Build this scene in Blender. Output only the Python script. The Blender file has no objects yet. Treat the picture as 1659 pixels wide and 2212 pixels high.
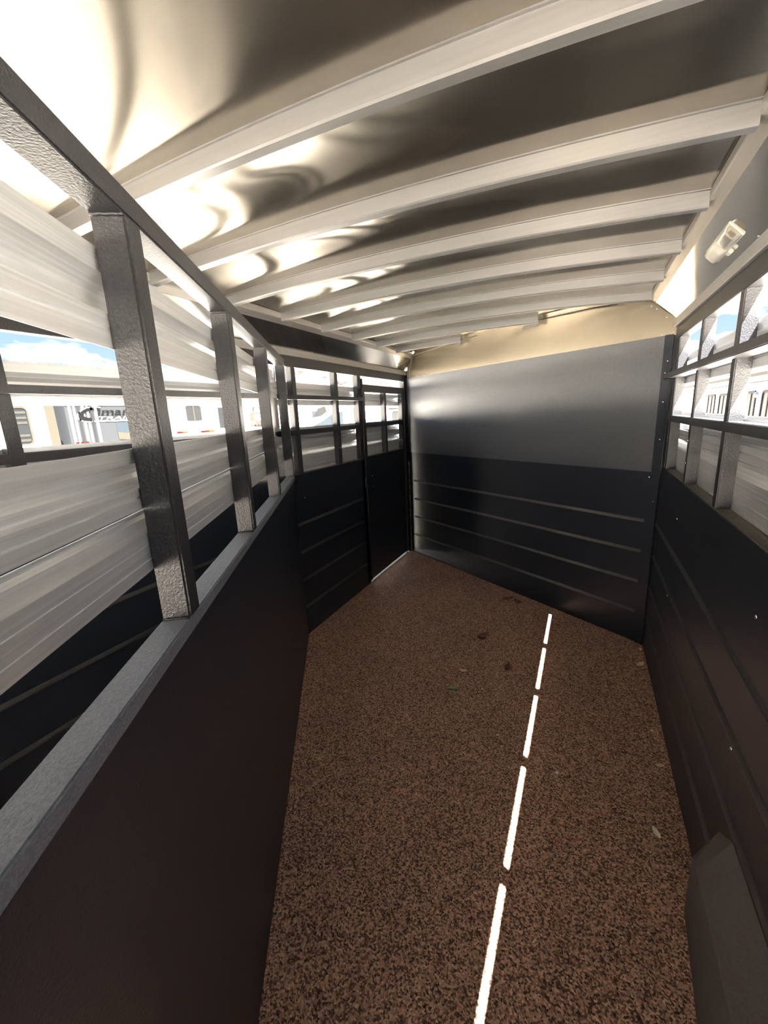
import bpy, bmesh, math, random
from mathutils import Vector, Matrix, noise

random.seed(7)
sc = bpy.context.scene
COL = sc.collection

# ------------------------------------------------------------------ camera
cam_d = bpy.data.cameras.new("camera")
cam_d.sensor_fit = 'VERTICAL'
cam_d.sensor_height = 36.0
cam_d.lens = 14.587
cam_d.clip_start = 0.02
cam_d.clip_end = 3000
cam = bpy.data.objects.new("camera", cam_d)
COL.objects.link(cam)
Rv = Vector((0.9027, 0.4279, -0.045)).normalized()
Fv = Vector((-0.4263, 0.8754, -0.2277)).normalized()
Uv = Rv.cross(Fv).normalized()
Rv = Fv.cross(Uv).normalized()
M = Matrix.Identity(4)
for i in range(3):
    M[i][0] = Rv[i]; M[i][1] = Uv[i]; M[i][2] = -Fv[i]
M[0][3], M[1][3], M[2][3] = 1.6447, 0.0, 1.45
cam.matrix_world = M
sc.camera = cam

# ------------------------------------------------------------------ sky, sun, exposure
EXPOSURE = 4.65
SUN = 7.5
SKY = 0.048
sc.view_settings.view_transform = 'Standard'
sc.view_settings.look = 'None'
sc.view_settings.gamma = 1.0
sc.view_settings.use_curve_mapping = False
sc.view_settings.exposure = EXPOSURE
sc.cycles.max_bounces = 8
sc.cycles.diffuse_bounces = 4
sc.cycles.glossy_bounces = 5
sc.cycles.sample_clamp_indirect = 6.0
sc.cycles.use_denoising = True

world = bpy.data.worlds.new("sky")
sc.world = world
world.use_nodes = True
wn = world.node_tree.nodes; wl = world.node_tree.links
wn.clear()
w_out = wn.new('ShaderNodeOutputWorld'); w_bg = wn.new('ShaderNodeBackground')
w_tc = wn.new('ShaderNodeTexCoord'); w_sep = wn.new('ShaderNodeSeparateXYZ')
wl.new(w_tc.outputs['Generated'], w_sep.inputs[0])
w_ramp = wn.new('ShaderNodeValToRGB')
w_ramp.color_ramp.elements[0].position = 0.0
w_ramp.color_ramp.elements[0].color = (0.72, 0.86, 1.0, 1)
w_ramp.color_ramp.elements[1].position = 0.75
w_ramp.color_ramp.elements[1].color = (0.16, 0.36, 0.80, 1)
_e = w_ramp.color_ramp.elements.new(0.22); _e.color = (0.38, 0.62, 0.95, 1)
wl.new(w_sep.outputs['Z'], w_ramp.inputs['Fac'])
w_add = wn.new('ShaderNodeMath'); w_add.operation = 'ADD'; w_add.inputs[1].default_value = 0.18
w_abs = wn.new('ShaderNodeMath'); w_abs.operation = 'ABSOLUTE'
wl.new(w_sep.outputs['Z'], w_abs.inputs[0]); wl.new(w_abs.outputs[0], w_add.inputs[0])
w_dx = wn.new('ShaderNodeMath'); w_dx.operation = 'DIVIDE'
w_dy = wn.new('ShaderNodeMath'); w_dy.operation = 'DIVIDE'
wl.new(w_sep.outputs['X'], w_dx.inputs[0]); wl.new(w_add.outputs[0], w_dx.inputs[1])
wl.new(w_sep.outputs['Y'], w_dy.inputs[0]); wl.new(w_add.outputs[0], w_dy.inputs[1])
w_cmb = wn.new('ShaderNodeCombineXYZ')
wl.new(w_dx.outputs[0], w_cmb.inputs[0]); wl.new(w_dy.outputs[0], w_cmb.inputs[1])
w_noi = wn.new('ShaderNodeTexNoise')
w_noi.inputs['Scale'].default_value = 1.5; w_noi.inputs['Detail'].default_value = 7
w_noi.inputs['Roughness'].default_value = 0.55
wl.new(w_cmb.outputs[0], w_noi.inputs['Vector'])
w_cr = wn.new('ShaderNodeValToRGB')
w_cr.color_ramp.elements[0].position = 0.50; w_cr.color_ramp.elements[0].color = (0, 0, 0, 1)
w_cr.color_ramp.elements[1].position = 0.62; w_cr.color_ramp.elements[1].color = (1, 1, 1, 1)
wl.new(w_noi.outputs['Fac'], w_cr.inputs['Fac'])
w_mix = wn.new('ShaderNodeMixRGB'); w_mix.inputs['Color2'].default_value = (2.4, 2.35, 2.3, 1)
wl.new(w_cr.outputs['Color'], w_mix.inputs['Fac']); wl.new(w_ramp.outputs['Color'], w_mix.inputs['Color1'])
wl.new(w_mix.outputs['Color'], w_bg.inputs['Color'])
w_bg.inputs['Strength'].default_value = SKY
wl.new(w_bg.outputs[0], w_out.inputs[0])

sun_d = bpy.data.lights.new("sun", 'SUN')
sun_d.energy = SUN
sun_d.color = (1.0, 0.965, 0.92)
sun_d.angle = math.radians(0.53)
sun = bpy.data.objects.new("sun", sun_d)
COL.objects.link(sun)
sun.rotation_euler = Vector((-0.39, 0.255, -1.0)).to_track_quat('-Z', 'Y').to_euler()

# ------------------------------------------------------------------ materials
def nm(name):
    m = bpy.data.materials.new(name); m.use_nodes = True
    n = m.node_tree.nodes; l = m.node_tree.links
    b = n['Principled BSDF']
    return m, n, l, b

def coords(n, l, scale=(1, 1, 1)):
    tc = n.new('ShaderNodeTexCoord'); mp = n.new('ShaderNodeMapping')
    mp.inputs['Scale'].default_value = scale
    l.new(tc.outputs['Object'], mp.inputs['Vector'])
    return mp.outputs['Vector']

def tex_noise(n, l, vec, scale, detail=2.0, rough=0.5):
    t = n.new('ShaderNodeTexNoise')
    t.inputs['Scale'].default_value = scale; t.inputs['Detail'].default_value = detail
    t.inputs['Roughness'].default_value = rough
    l.new(vec, t.inputs['Vector'])
    return t.outputs['Fac']

def ramp(n, l, fac, stops):
    r = n.new('ShaderNodeValToRGB')
    els = r.color_ramp.elements
    els[0].position, els[0].color = stops[0][0], (*stops[0][1], 1)
    els[1].position, els[1].color = stops[-1][0], (*stops[-1][1], 1)
    for p, c in stops[1:-1]:
        e = els.new(p); e.color = (*c, 1)
    l.new(fac, r.inputs['Fac'])
    return r.outputs['Color']

def bump(n, l, b, height, strength, dist):
    bp = n.new('ShaderNodeBump')
    bp.inputs['Strength'].default_value = strength; bp.inputs['Distance'].default_value = dist
    l.new(height, bp.inputs['Height']); l.new(bp.outputs['Normal'], b.inputs['Normal'])

def plain(name, col, rough=0.5, metal=0.0, spec=0.5):
    m, n, l, b = nm(name)
    v = coords(n, l)
    f = tex_noise(n, l, v, 35, 3)
    lo = tuple(c * 0.9 for c in col); hi = tuple(min(1, c * 1.08) for c in col)
    l.new(ramp(n, l, f, [(0.3, lo), (0.7, hi)]), b.inputs['Base Color'])
    b.inputs['Roughness'].default_value = rough; b.inputs['Metallic'].default_value = metal
    b.inputs['Specular IOR Level'].default_value = spec
    return m

def coated(name, col, rough, nscale, strength, dist, spec=0.5):
    m, n, l, b = nm(name)
    v = coords(n, l)
    f = tex_noise(n, l, v, nscale, 2.5, 0.55)
    lo = tuple(c * 0.85 for c in col); hi = tuple(c * 1.15 for c in col)
    l.new(ramp(n, l, f, [(0.35, lo), (0.65, hi)]), b.inputs['Base Color'])
    b.inputs['Roughness'].default_value = rough
    b.inputs['Specular IOR Level'].default_value = spec
    bump(n, l, b, f, strength, dist)
    return m

def alu(name, col, rough, streak_axis=None, bumpy=None, rvar=0.08, broad=0.4, metal=1.0, grain=None, streak=0.10):
    """aluminium with a clear reflection over a broad satin one"""
    m, n, l, b = nm(name)
    sc_ = {'x': (1.2, 90, 90), 'y': (170, 0.9, 170), 'z': (90, 90, 1.2), None: (1.3, 1.3, 1.3)}[streak_axis]
    v = coords(n, l, sc_)
    f = tex_noise(n, l, v, 1.0, 5, 0.65)
    lo = tuple(c * (1 - streak) for c in col); hi = tuple(min(1, c * (1 + streak * 0.6)) for c in col)
    colr = ramp(n, l, f, [(0.3, lo), (0.7, hi)])
    b2 = n.new('ShaderNodeBsdfPrincipled')
    for q in (b, b2):
        l.new(colr, q.inputs['Base Color']); q.inputs['Metallic'].default_value = metal
    mr = n.new('ShaderNodeMapRange')
    mr.inputs['From Min'].default_value = 0.3; mr.inputs['From Max'].default_value = 0.7
    mr.inputs['To Min'].default_value = max(0.02, rough - rvar); mr.inputs['To Max'].default_value = rough + rvar
    l.new(f, mr.inputs['Value']); l.new(mr.outputs['Result'], b.inputs['Roughness'])
    b2.inputs['Roughness'].default_value = 0.65
    b2.inputs['Metallic'].default_value = metal * 0.6
    if bumpy:
        v2 = coords(n, l)
        g = tex_noise(n, l, v2, bumpy[0], 3, 0.6)
        bump(n, l, b, g, bumpy[1], bumpy[2])
    if grain:                                   # rolling grain: blur across it, stay sharp along it
        tg = n.new('ShaderNodeCombineXYZ')
        for i in range(3): tg.inputs[i].default_value = grain[i]
        l.new(tg.outputs[0], b.inputs['Tangent']); b.inputs['Anisotropic'].default_value = 1.0
    mx = n.new('ShaderNodeMixShader'); mx.inputs[0].default_value = broad
    out = n['Material Output']
    l.new(b.outputs[0], mx.inputs[1]); l.new(b2.outputs[0], mx.inputs[2]); l.new(mx.outputs[0], out.inputs['Surface'])
    return m

MAT = {}
MAT['liner'] = coated('charcoal_liner', (0.018, 0.022, 0.032), 0.38, 260, 0.40, 0.0014, 0.42)
MAT['spray'] = coated('spray_textured_panel', (0.066, 0.071, 0.079), 0.40, 190, 0.8, 0.0024, 1.0)
MAT['sill_coat'] = coated('sky_tinted_sill_coating', (0.20, 0.22, 0.255), 0.36, 230, 0.9, 0.0022, 0.8)  # pale sill coat; its blue tint puts reflected sky into the base colour
MAT['well'] = coated('dark_grey_well_paint', (0.10, 0.104, 0.108), 0.5, 200, 0.3, 0.001)
MAT['tube'] = coated('charcoal_tube_coating', (0.034, 0.034, 0.037), 0.38, 230, 0.6, 0.0018, 0.5)
MAT['rib'] = coated('lit_rib_coating', (0.085, 0.084, 0.086), 0.45, 230, 0.3, 0.001)  # paler than the liner: light caught along the ribs, put into the colour
MAT['sheet'] = alu('mill_aluminium_sheet', (0.31, 0.283, 0.238), 0.18, None, (420, 0.03, 0.0006), 0.02, 0.10, grain=(1, 0, 0))
MAT['cove'] = alu('polished_aluminium_sheet', (0.62, 0.60, 0.57), 0.08, None, None, 0.02, 0.05)
MAT['header'] = alu('header_aluminium', (0.52, 0.455, 0.345), 0.26, None, None, 0.0, 0.2, streak=0.06)
MAT['rafter'] = alu('rafter_aluminium', (0.31, 0.305, 0.30), 0.40, 'x', None, 0.08, 0.5)
MAT['rail_y'] = alu('extruded_rail_aluminium', (0.52, 0.50, 0.47), 0.36, 'y', None, 0.08, 0.4)
MAT['trim_y'] = alu('satin_trim_aluminium', (0.44, 0.43, 0.41), 0.45, 'y', None, 0.06, 0.5)
MAT['slat_y'] = alu('brushed_slat_aluminium', (0.90, 0.91, 0.92), 0.30, 'y', None, 0.015, 0.42, 0.85, streak=0.13)
MAT['slat_g'] = alu('brushed_gate_slat_aluminium', (0.90, 0.91, 0.92), 0.30, 'y', None, 0.015, 0.42, 0.85, streak=0.13)
MAT['steel'] = plain('bright_rivet_steel', (0.80, 0.80, 0.82), 0.22, 1.0)
MAT['caulk'] = plain('cream_caulk', (0.55, 0.50, 0.42), 0.6)
MAT['dust'] = coated('dusty_sill', (0.115, 0.105, 0.092), 0.7, 60, 0.3, 0.001)
MAT['hinge'] = plain('black_steel', (0.02, 0.02, 0.022), 0.35)
MAT['white_pl'] = plain('white_lens_plastic', (0.78, 0.75, 0.66), 0.4)
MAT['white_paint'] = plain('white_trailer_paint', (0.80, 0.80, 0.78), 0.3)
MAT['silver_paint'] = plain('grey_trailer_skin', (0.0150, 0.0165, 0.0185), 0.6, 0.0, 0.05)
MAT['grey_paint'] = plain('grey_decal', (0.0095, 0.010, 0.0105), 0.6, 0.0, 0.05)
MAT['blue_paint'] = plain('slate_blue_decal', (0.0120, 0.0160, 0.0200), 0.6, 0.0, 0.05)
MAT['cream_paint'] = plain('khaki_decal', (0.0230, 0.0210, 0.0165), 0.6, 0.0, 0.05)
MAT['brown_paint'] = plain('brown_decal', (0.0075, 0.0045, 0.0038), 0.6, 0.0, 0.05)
MAT['dark_letter'] = plain('black_lettering', (0.0028, 0.0028, 0.0032), 0.7, 0.0, 0.03)
MAT['white_letter'] = plain('white_lettering', (0.85, 0.85, 0.85), 0.4)
MAT['glass'] = plain('tinted_window_glass', (0.0075, 0.0085, 0.0090), 0.35, 0.0, 0.05)
MAT['frame_dark'] = plain('dark_window_frame', (0.0060, 0.0060, 0.0065), 0.6, 0.0, 0.05)
MAT['pane_reflection'] = plain('window_reflection_stripe', (0.0170, 0.0165, 0.0155), 0.6, 0.0, 0.05)
MAT['red'] = plain('red_reflector', (0.0200, 0.0009, 0.0007), 0.5, 0.0, 0.05)
MAT['amber'] = plain('amber_reflector', (0.0320, 0.0150, 0.0024), 0.5, 0.0, 0.05)
MAT['tyre'] = plain('tyre_rubber', (0.02, 0.02, 0.02), 0.8)
MAT['chrome'] = plain('chrome_guard', (0.75, 0.77, 0.80), 0.12, 1.0)
MAT['straw'] = plain('dry_straw', (0.78, 0.64, 0.40), 0.7)
MAT['leaf_brown'] = plain('dry_brown_leaf', (0.19, 0.095, 0.06), 0.7)
MAT['leaf_tan'] = plain('dry_tan_leaf', (0.78, 0.56, 0.38), 0.7)
MAT['leaf_green'] = plain('green_leaf', (0.27, 0.40, 0.17), 0.6)
MAT['pebble'] = plain('pale_grit', (0.85, 0.80, 0.70), 0.7)
MAT['cable'] = plain('grey_cable_sleeve', (0.32, 0.30, 0.27), 0.5)

# clear lens
m, n, l, b = nm('clear_lens_plastic')
b.inputs['Base Color'].default_value = (0.9, 0.85, 0.7, 1); b.inputs['Roughness'].default_value = 0.25
b.inputs['Transmission Weight'].default_value = 0.75; b.inputs['IOR'].default_value = 1.3
MAT['clear_pl'] = m

# recycled rubber / plastic chip floor
m, n, l, b = nm('brown_rubber_chip_floor')
v = coords(n, l)
vor = n.new('ShaderNodeTexVoronoi'); vor.inputs['Scale'].default_value = 215
l.new(v, vor.inputs['Vector'])
sepc = n.new('ShaderNodeSeparateColor'); l.new(vor.outputs['Color'], sepc.inputs[0])
c1 = ramp(n, l, sepc.outputs['Red'], [(0.0, (0.065, 0.037, 0.029)), (0.25, (0.18, 0.102, 0.074)),
                                       (0.55, (0.43, 0.262, 0.197)), (0.85, (0.59, 0.375, 0.278)), (1.0, (0.74, 0.51, 0.35))])
big = tex_noise(n, l, v, 2.2, 3)
c2 = ramp(n, l, big, [(0.3, (0.92, 0.92, 0.92)), (0.7, (1.12, 1.08, 1.04))])
mx = n.new('ShaderNodeMixRGB'); mx.blend_type = 'MULTIPLY'; mx.inputs['Fac'].default_value = 1
l.new(c1, mx.inputs['Color1']); l.new(c2, mx.inputs['Color2'])
l.new(mx.outputs['Color'], b.inputs['Base Color'])
b.inputs['Roughness'].default_value = 0.8
b.inputs['Specular IOR Level'].default_value = 0.25
hn = tex_noise(n, l, v, 210, 3)
bump(n, l, b, hn, 0.9, 0.004)
MAT['floor'] = m

# yard ground
m, n, l, b = nm('tan_gravel_yard')
v = coords(n, l)
f = tex_noise(n, l, v, 0.5, 8, 0.7)
l.new(ramp(n, l, f, [(0.3, (0.56, 0.51, 0.44)), (0.7, (0.70, 0.65, 0.57))]), b.inputs['Base Color'])
b.inputs['Roughness'].default_value = 0.95
MAT['ground'] = m
m, n, l, b = nm('dry_brush_hills')
v = coords(n, l)
f = tex_noise(n, l, v, 0.12, 9, 0.75)
l.new(ramp(n, l, f, [(0.35, (0.010, 0.009, 0.009)), (0.5, (0.028, 0.0245, 0.0235)), (0.65, (0.042, 0.037, 0.0355))]), b.inputs['Base Color'])
b.inputs['Roughness'].default_value = 1.0
b.inputs['Specular IOR Level'].default_value = 0.0
MAT['hills'] = m

# ------------------------------------------------------------------ builders
class MB:
    """collects shapes in world coordinates; build() links them as one mesh object"""
    def __init__(self):
        self.v = []; self.f = []; self.sm = []
    def add(self, verts, faces, smooth=False):
        o = len(self.v)
        self.v += [tuple(p) for p in verts]
        for fc in faces:
            self.f.append([i + o for i in fc]); self.sm.append(smooth)
        return self
    def box(self, x0, x1, y0, y1, z0, z1, bev=0.0, fn=None):
        bm = bmesh.new()
        vs = [bm.verts.new((x, y, z)) for x in (x0, x1) for y in (y0, y1) for z in (z0, z1)]
        for q in ((0, 1, 3, 2), (4, 6, 7, 5), (0, 4, 5, 1), (2, 3, 7, 6), (0, 2, 6, 4), (1, 5, 7, 3)):
            bm.faces.new([vs[i] for i in q])
        if bev:
            bmesh.ops.bevel(bm, geom=bm.edges[:], offset=bev, segments=2, affect='EDGES')
        bmesh.ops.recalc_face_normals(bm, faces=bm.faces)
        bm.verts.ensure_lookup_table()
        pts = [v.co.copy() for v in bm.verts]
        if fn: pts = [fn(*p) for p in pts]
        fcs = [[v.index for v in fc.verts] for fc in bm.faces]
        bm.free()
        return self.add(pts, fcs)
    def extrude(self, prof, p0, p1, mapf, closed=True, smooth=False, caps=True, steps=1):
        """prof: list of 2-D points, swept from t=p0 to t=p1; mapf(a, b, t) -> xyz"""
        k = len(prof); vs = []
        for j in range(steps + 1):
            t = p0 + (p1 - p0) * j / steps
            vs += [mapf(a, b_, t) for a, b_ in prof]
        fs = []
        m_ = k if closed else k - 1
        for j in range(steps):
            for i in range(m_):
                a = j * k + i; b_ = j * k + (i + 1) % k
                fs.append([a, b_, b_ + k, a + k])
        if caps and closed:
            fs.append(list(range(k - 1, -1, -1))); fs.append([steps * k + i for i in range(k)])
        return self.add(vs, fs, smooth)
    def tube(self, pts, rad, seg=8, smooth=True):
        pts = [Vector(p) for p in pts]; rings = []
        for i, p in enumerate(pts):
            d = (pts[min(i + 1, len(pts) - 1)] - pts[max(i - 1, 0)]).normalized()
            a = d.cross(Vector((0, 0, 1)))
            if a.length < 1e-4: a = d.cross(Vector((1, 0, 0)))
            a.normalize(); b_ = d.cross(a)
            r_ = rad[i] if isinstance(rad, (list, tuple)) else rad
            rings.append([p + (a * math.cos(2 * math.pi * k / seg) + b_ * math.sin(2 * math.pi * k / seg)) * r_ for k in range(seg)])
        vs = [q for r_ in rings for q in r_]; fs = []
        for i in range(len(pts) - 1):
            for k in range(seg):
                fs.append([i * seg + k, i * seg + (k + 1) % seg, (i + 1) * seg + (k + 1) % seg, (i + 1) * seg + k])
        fs.append(list(range(seg - 1, -1, -1))); fs.append([(len(pts) - 1) * seg + k for k in range(seg)])
        return self.add(vs, fs, smooth)
    def dome(self, c, nrm, rad, h, seg=10):
        nrm = Vector(nrm).normalized(); c = Vector(c)
        a = nrm.cross(Vector((0, 0, 1)))
        if a.length < 1e-3: a = nrm.cross(Vector((1, 0, 0)))
        a.normalize(); b_ = nrm.cross(a); vs = []; fs = []
        lv = [(1.0, -0.2), (1.0, 0.15), (0.85, 0.55), (0.5, 0.88)]
        for r_, z in lv:
            vs += [c + (a * math.cos(2 * math.pi * k / seg) + b_ * math.sin(2 * math.pi * k / seg)) * rad * r_ + nrm * h * z for k in range(seg)]
        vs.append(c + nrm * h); top = len(vs) - 1
        for j in range(len(lv) - 1):
            for k in range(seg):
                fs.append([j * seg + k, j * seg + (k + 1) % seg, (j + 1) * seg + (k + 1) % seg, (j + 1) * seg + k])
        for k in range(seg): fs.append([(len(lv) - 1) * seg + k, (len(lv) - 1) * seg + (k + 1) % seg, top])
        return self.add(vs, fs, True)
    def build(self, name, mat, parent=None, origin=None):
        vs = [Vector(p) for p in self.v]
        if origin is None:
            lo = Vector((min(p.x for p in vs), min(p.y for p in vs), min(p.z for p in vs)))
            hi = Vector((max(p.x for p in vs), max(p.y for p in vs), max(p.z for p in vs)))
            origin = Vector(((lo.x + hi.x) / 2, (lo.y + hi.y) / 2, lo.z))
        origin = Vector(origin)
        me = bpy.data.meshes.new(name)
        me.from_pydata([tuple(p - origin) for p in vs], [], self.f)
        me.polygons.foreach_set('use_smooth', self.sm)
        me.validate(); me.update()
        bm = bmesh.new(); bm.from_mesh(me); bmesh.ops.recalc_face_normals(bm, faces=bm.faces); bm.to_mesh(me); bm.free()
        me.materials.append(MAT[mat])
        ob = bpy.data.objects.new(name, me); COL.objects.link(ob)
        ob['_w'] = tuple(origin)
        if parent:
            ob.parent = parent; ob.location = origin - Vector(parent['_w'])
        else:
            ob.location = origin
        return ob

def shift(ob, delta, parent=None):
    """a copy of ob, same mesh, moved by delta"""
    c = ob.copy(); COL.objects.link(c)
    c.location = ob.location + Vector(delta)
    c['_w'] = tuple(Vector(ob['_w']) + Vector(delta))
    if parent is not None:
        c.parent = parent; c.location = Vector(c['_w']) - Vector(parent['_w'])
    return c

def root(name, loc, label, cat, kind=None, group=None):
    o = bpy.data.objects.new(name, None); COL.objects.link(o)
    o.location = loc; o['_w'] = tuple(loc); o.empty_display_size = 0.1
    return tag(o, label, cat, kind, group)

def tag(o, label, cat, kind=None, group=None):
    o['label'] = label; o['category'] = cat
    if kind: o['kind'] = kind
    if group: o['group'] = group
    return o

# ------------------------------------------------------------------ dimensions of the trailer
W, YL, YR = 2.040, 4.002, 2.742         # width, far end on the left side, far end on the right side
YB = -4.20                               # rear wall, behind the camera
SILL, TOP, BEAM, TRIM = 1.105, 1.760, 1.822, 1.862
PD = 0.042                               # post depth
RIBS = (0.776, 0.588, 0.398, 0.202)
FD = Vector((W, YR - YL, 0)).normalized()      # along the slanted wall, left to right
FN = Vector((FD.y, -FD.x, 0))                  # its normal, towards the camera
if FN.y > 0: FN = -FN
FLEN = (Vector((W, YR, 0)) - Vector((0, YL, 0))).length
def FP(s, z, off=0.0):                          # point on the slanted wall
    p = Vector((0, YL, z)) + FD * s + FN * off
    return p
def zb(x): return 1.999 - 0.030 * ((x - 1.02) / 0.9) ** 2     # underside of the roof bows
RAFH = 0.045
def zs(x): return zb(x) + RAFH

# ------------------------------------------------------------------ floor
mb = MB()
poly = [(-0.0, YB), (W, YB), (W, YR), (0, YL)]
mb.add([(x, y, z) for z in (-0.05, 0) for x, y in poly], [[3, 2, 1, 0], [4, 5, 6, 7], [0, 1, 5, 4], [1, 2, 6, 5], [2, 3, 7, 6], [3, 0, 4, 7]])
tag(mb.build('floor', 'floor'), 'brown speckled rubber chip floor of the trailer', 'floor', 'structure')

# ------------------------------------------------------------------ shared profiles
def slat_prof(h, kind='step', t=0.003):
    """(outward offset, height) outline of an extruded aluminium slat"""
    if kind == 'step':
        inner = [(0.004, 1.0), (0.004, 0.76), (0.013, 0.72), (0.026, 0.65), (0.032, 0.56), (0.030, 0.47), (0.022, 0.40),
                 (0.018, 0.385), (0.018, 0.362), (0.0, 0.350), (0.0, 0.22), (0.006, 0.21), (0.006, 0.185), (0.0, 0.175), (0.0, 0.0)]
    else:
        inner = [(0.004, 1.0), (0.006, 0.96), (0.018, 0.91), (0.024, 0.86), (0.021, 0.79), (0.012, 0.72), (0.004, 0.67), (0.0, 0.63), (0.0, 0.46),
                 (0.0015, 0.455), (0.0015, 0.435), (0.0, 0.43), (0.0, 0.22), (0.002, 0.215), (0.002, 0.19), (0.0, 0.185), (0.0, 0.0)]
    pts = [(a, b * h) for a, b in inner]
    return pts + [(a + t, b) for a, b in reversed(pts)]

def rib_prof(r):
    return [(0, -r), (0.7 * r, -0.85 * r), (1.0 * r, -0.5 * r), (0.95 * r, -0.1 * r), (0.45 * r, 0.75 * r), (0.15 * r, 1.1 * r), (0, 1.2 * r)]

# ------------------------------------------------------------------ side walls
def side_wall(side, y0, y1, posts, rivs, rib_y1, label):
    """side -1: left wall, inner face x=0; +1: right wall, inner face x=W"""
    xi = 0.0 if side < 0 else W
    X = lambda d: xi + side * d                  # d outward
    wall = root('wall_left' if side < 0 else 'wall_right', (xi, (y0 + y1) / 2, 0), label, 'wall', 'structure')
    def bx(d0, d1, a, b, z0, z1, bev=0.0):
        x0, x1 = sorted((X(d0), X(d1))); return MB().box(x0, x1, a, b, z0, z1, bev)
    bx(0, PD, y0, y1, 0, SILL - 0.004).build('kick_panel', 'liner', wall)
    bx(-0.001, PD, y0, y1, SILL - 0.004, SILL).build('sill', 'dust', wall)
    # swaged ribs
    first = None
    for z in RIBS:
        if first is None:
            pr = rib_prof(0.010)
            ob = MB().extrude(pr, y0 + 0.02, rib_y1, lambda a, b, t: (X(-a + 0.001), t, z + b), closed=True, smooth=True)
            first = ob.build('rib', 'rib', wall); z0 = z
        else:
            shift(first, (0, 0, z - z0))
    # posts: lower and upper lengths, cut by the rails
    proto = None
    for yc in posts:
        if proto is None:
            proto = bx(0, PD, yc - 0.021, yc + 0.021, SILL, TOP + 0.001, 0.003).build('post', 'tube', wall); yp = yc
        else:
            shift(proto, (0, yc - yp, 0))
    bx(-0.0015, PD - 0.002, y0, y1, 1.350, 1.382, 0.002).build('lower_rail', 'tube', wall)
    ym = y1 + (0.0 if side < 0 else 0.0)
    bx(-0.035, 0.030, y0, ym, 1.567, 1.594, 0.003).build('middle_rail', 'tube', wall)
    bx(0, PD, y0, y1 if side > 0 else YL, TOP, BEAM, 0.002).build('top_beam', 'tube', wall)
    # outside slats
    for (zb_, h, kd) in ((1.534, 0.140, 'step'), (1.262, 0.135, 'step'), (1.115, 0.155, 'curl')):
        MB().extrude(slat_prof(h, kd), y0, y1, lambda a, b, t: (X(PD + a), t, zb_ + b), closed=True).build('slat', 'slat_y', wall)
    # outer skin below the slats
    bx(PD + 0.002, PD + 0.010, y0, y1, -0.35, 1.118).build('outer_skin', 'white_paint', wall)
    # rivets
    rp = None
    for (y, z) in rivs:
        if rp is None:
            rp = MB().dome((X(0), y, z), (-side, 0, 0), 0.0055, 0.003).build('rivet', 'steel', wall); r0 = (y, z)
        else:
            shift(rp, (0, y - r0[0], z - r0[1]))
    return wall

left_posts = [2.190, 2.687] + [2.190 - 0.495 * k for k in range(1, 14)]
wl_ = side_wall(-1, YB, 3.050, left_posts, [(2.197, 0.942), (2.197, 0.582), (2.687, 1.345 - 0.04), (2.687, 1.225), (1.20, 0.942), (1.20, 0.582)], 2.985,
                'left side wall, black ribbed kick panel under open slatted windows')
right_posts = [2.622, 2.144, 1.665] + [1.665 - 0.486 * k for k in range(1, 12)]
wr_ = side_wall(1, YB, YR, right_posts, [(2.186, 0.937), (2.200, 0.560), (1.195, 0.939), (1.208, 0.554), (2.16, 1.285), (2.16, 1.19)], 2.700,
                'right side wall, black ribbed kick panel under open slatted windows')
MB().box(W, W + PD, 2.650, YR, SILL, TOP, 0.002).build('corner_piece', 'tube', wr_)  # filler box added beyond the last post to block a sliver of sun
# door jamb posts and head above the side door, part of the left wall
def lw_box(x0, x1, y0, y1, z0, z1, name, mat='tube', bev=0.002, par=wl_):
    return MB().box(x0, x1, y0, y1, z0, z1, bev).build(name, mat, par)
lw_box(-PD, 0.0, 3.005, 3.060, 0, TOP, 'door_jamb')
lw_box(-PD, 0.004, 3.945, 4.000, 0, TOP, 'door_jamb')
lw_box(-0.012, 0.010, 3.062, 3.072, 0.02, 1.74, 'jamb_lip', 'hinge', 0.002)
lw_box(-0.012, 0.010, 3.930, 3.938, 0.02, 1.74, 'jamb_lip', 'hinge', 0.002)
lw_box(-0.075, 0.0, 3.06, 3.945, -0.03, 0.003, 'threshold', 'trim_y')
# slide bolt rod on the jamb
MB().tube([(0.012, 3.040, 1.62), (0.012, 3.042, 1.30), (0.012, 3.046, 0.60), (0.012, 3.050, 0.10)], 0.006).build('bolt_rod', 'hinge', wl_)
lw_box(0.0, 0.020, 3.028, 3.052, 1.615, 1.660, 'bolt_bracket', 'hinge')
lw_box(0.0, 0.020, 3.028, 3.052, 0.070, 0.105, 'bolt_bracket', 'hinge')
lw_box(0.0, 0.012, 3.030, 3.046, 0.86, 0.94, 'latch_plate', 'steel')

# ------------------------------------------------------------------ side door at the far end of the left wall
door = root('door_1', (0, 3.5, 0), 'narrow black side door with slatted window in the left wall corner', 'door', 'structure')
D0, D1 = 3.078, 3.926
MB().box(-PD, -0.004, D0, D1, 0.020, 1.110, 0.002).build('door_panel', 'liner', door)
MB().box(-PD, 0.0, D0, D0 + 0.040, 1.110, 1.640, 0.002).build('stile', 'tube', door)
MB().box(-PD, 0.0, D1 - 0.040, D1, 1.110, 1.640, 0.002).build('stile', 'tube', door)
MB().box(-PD, 0.0, 3.487, 3.529, 1.110, 1.640, 0.002).build('stile', 'tube', door)
MB().box(-PD, 0.0, D0, D1, 1.640, 1.698, 0.002).build('top_rail', 'tube', door)
MB().box(-PD + .002, 0.0015, D0, D1, 1.354, 1.392, 0.002).build('lower_rail', 'tube', door)
MB().box(-PD, 0.002, D0 + 0.03, D1 - 0.03, 1.108, 1.114).build('sill', 'dust', door)
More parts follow.
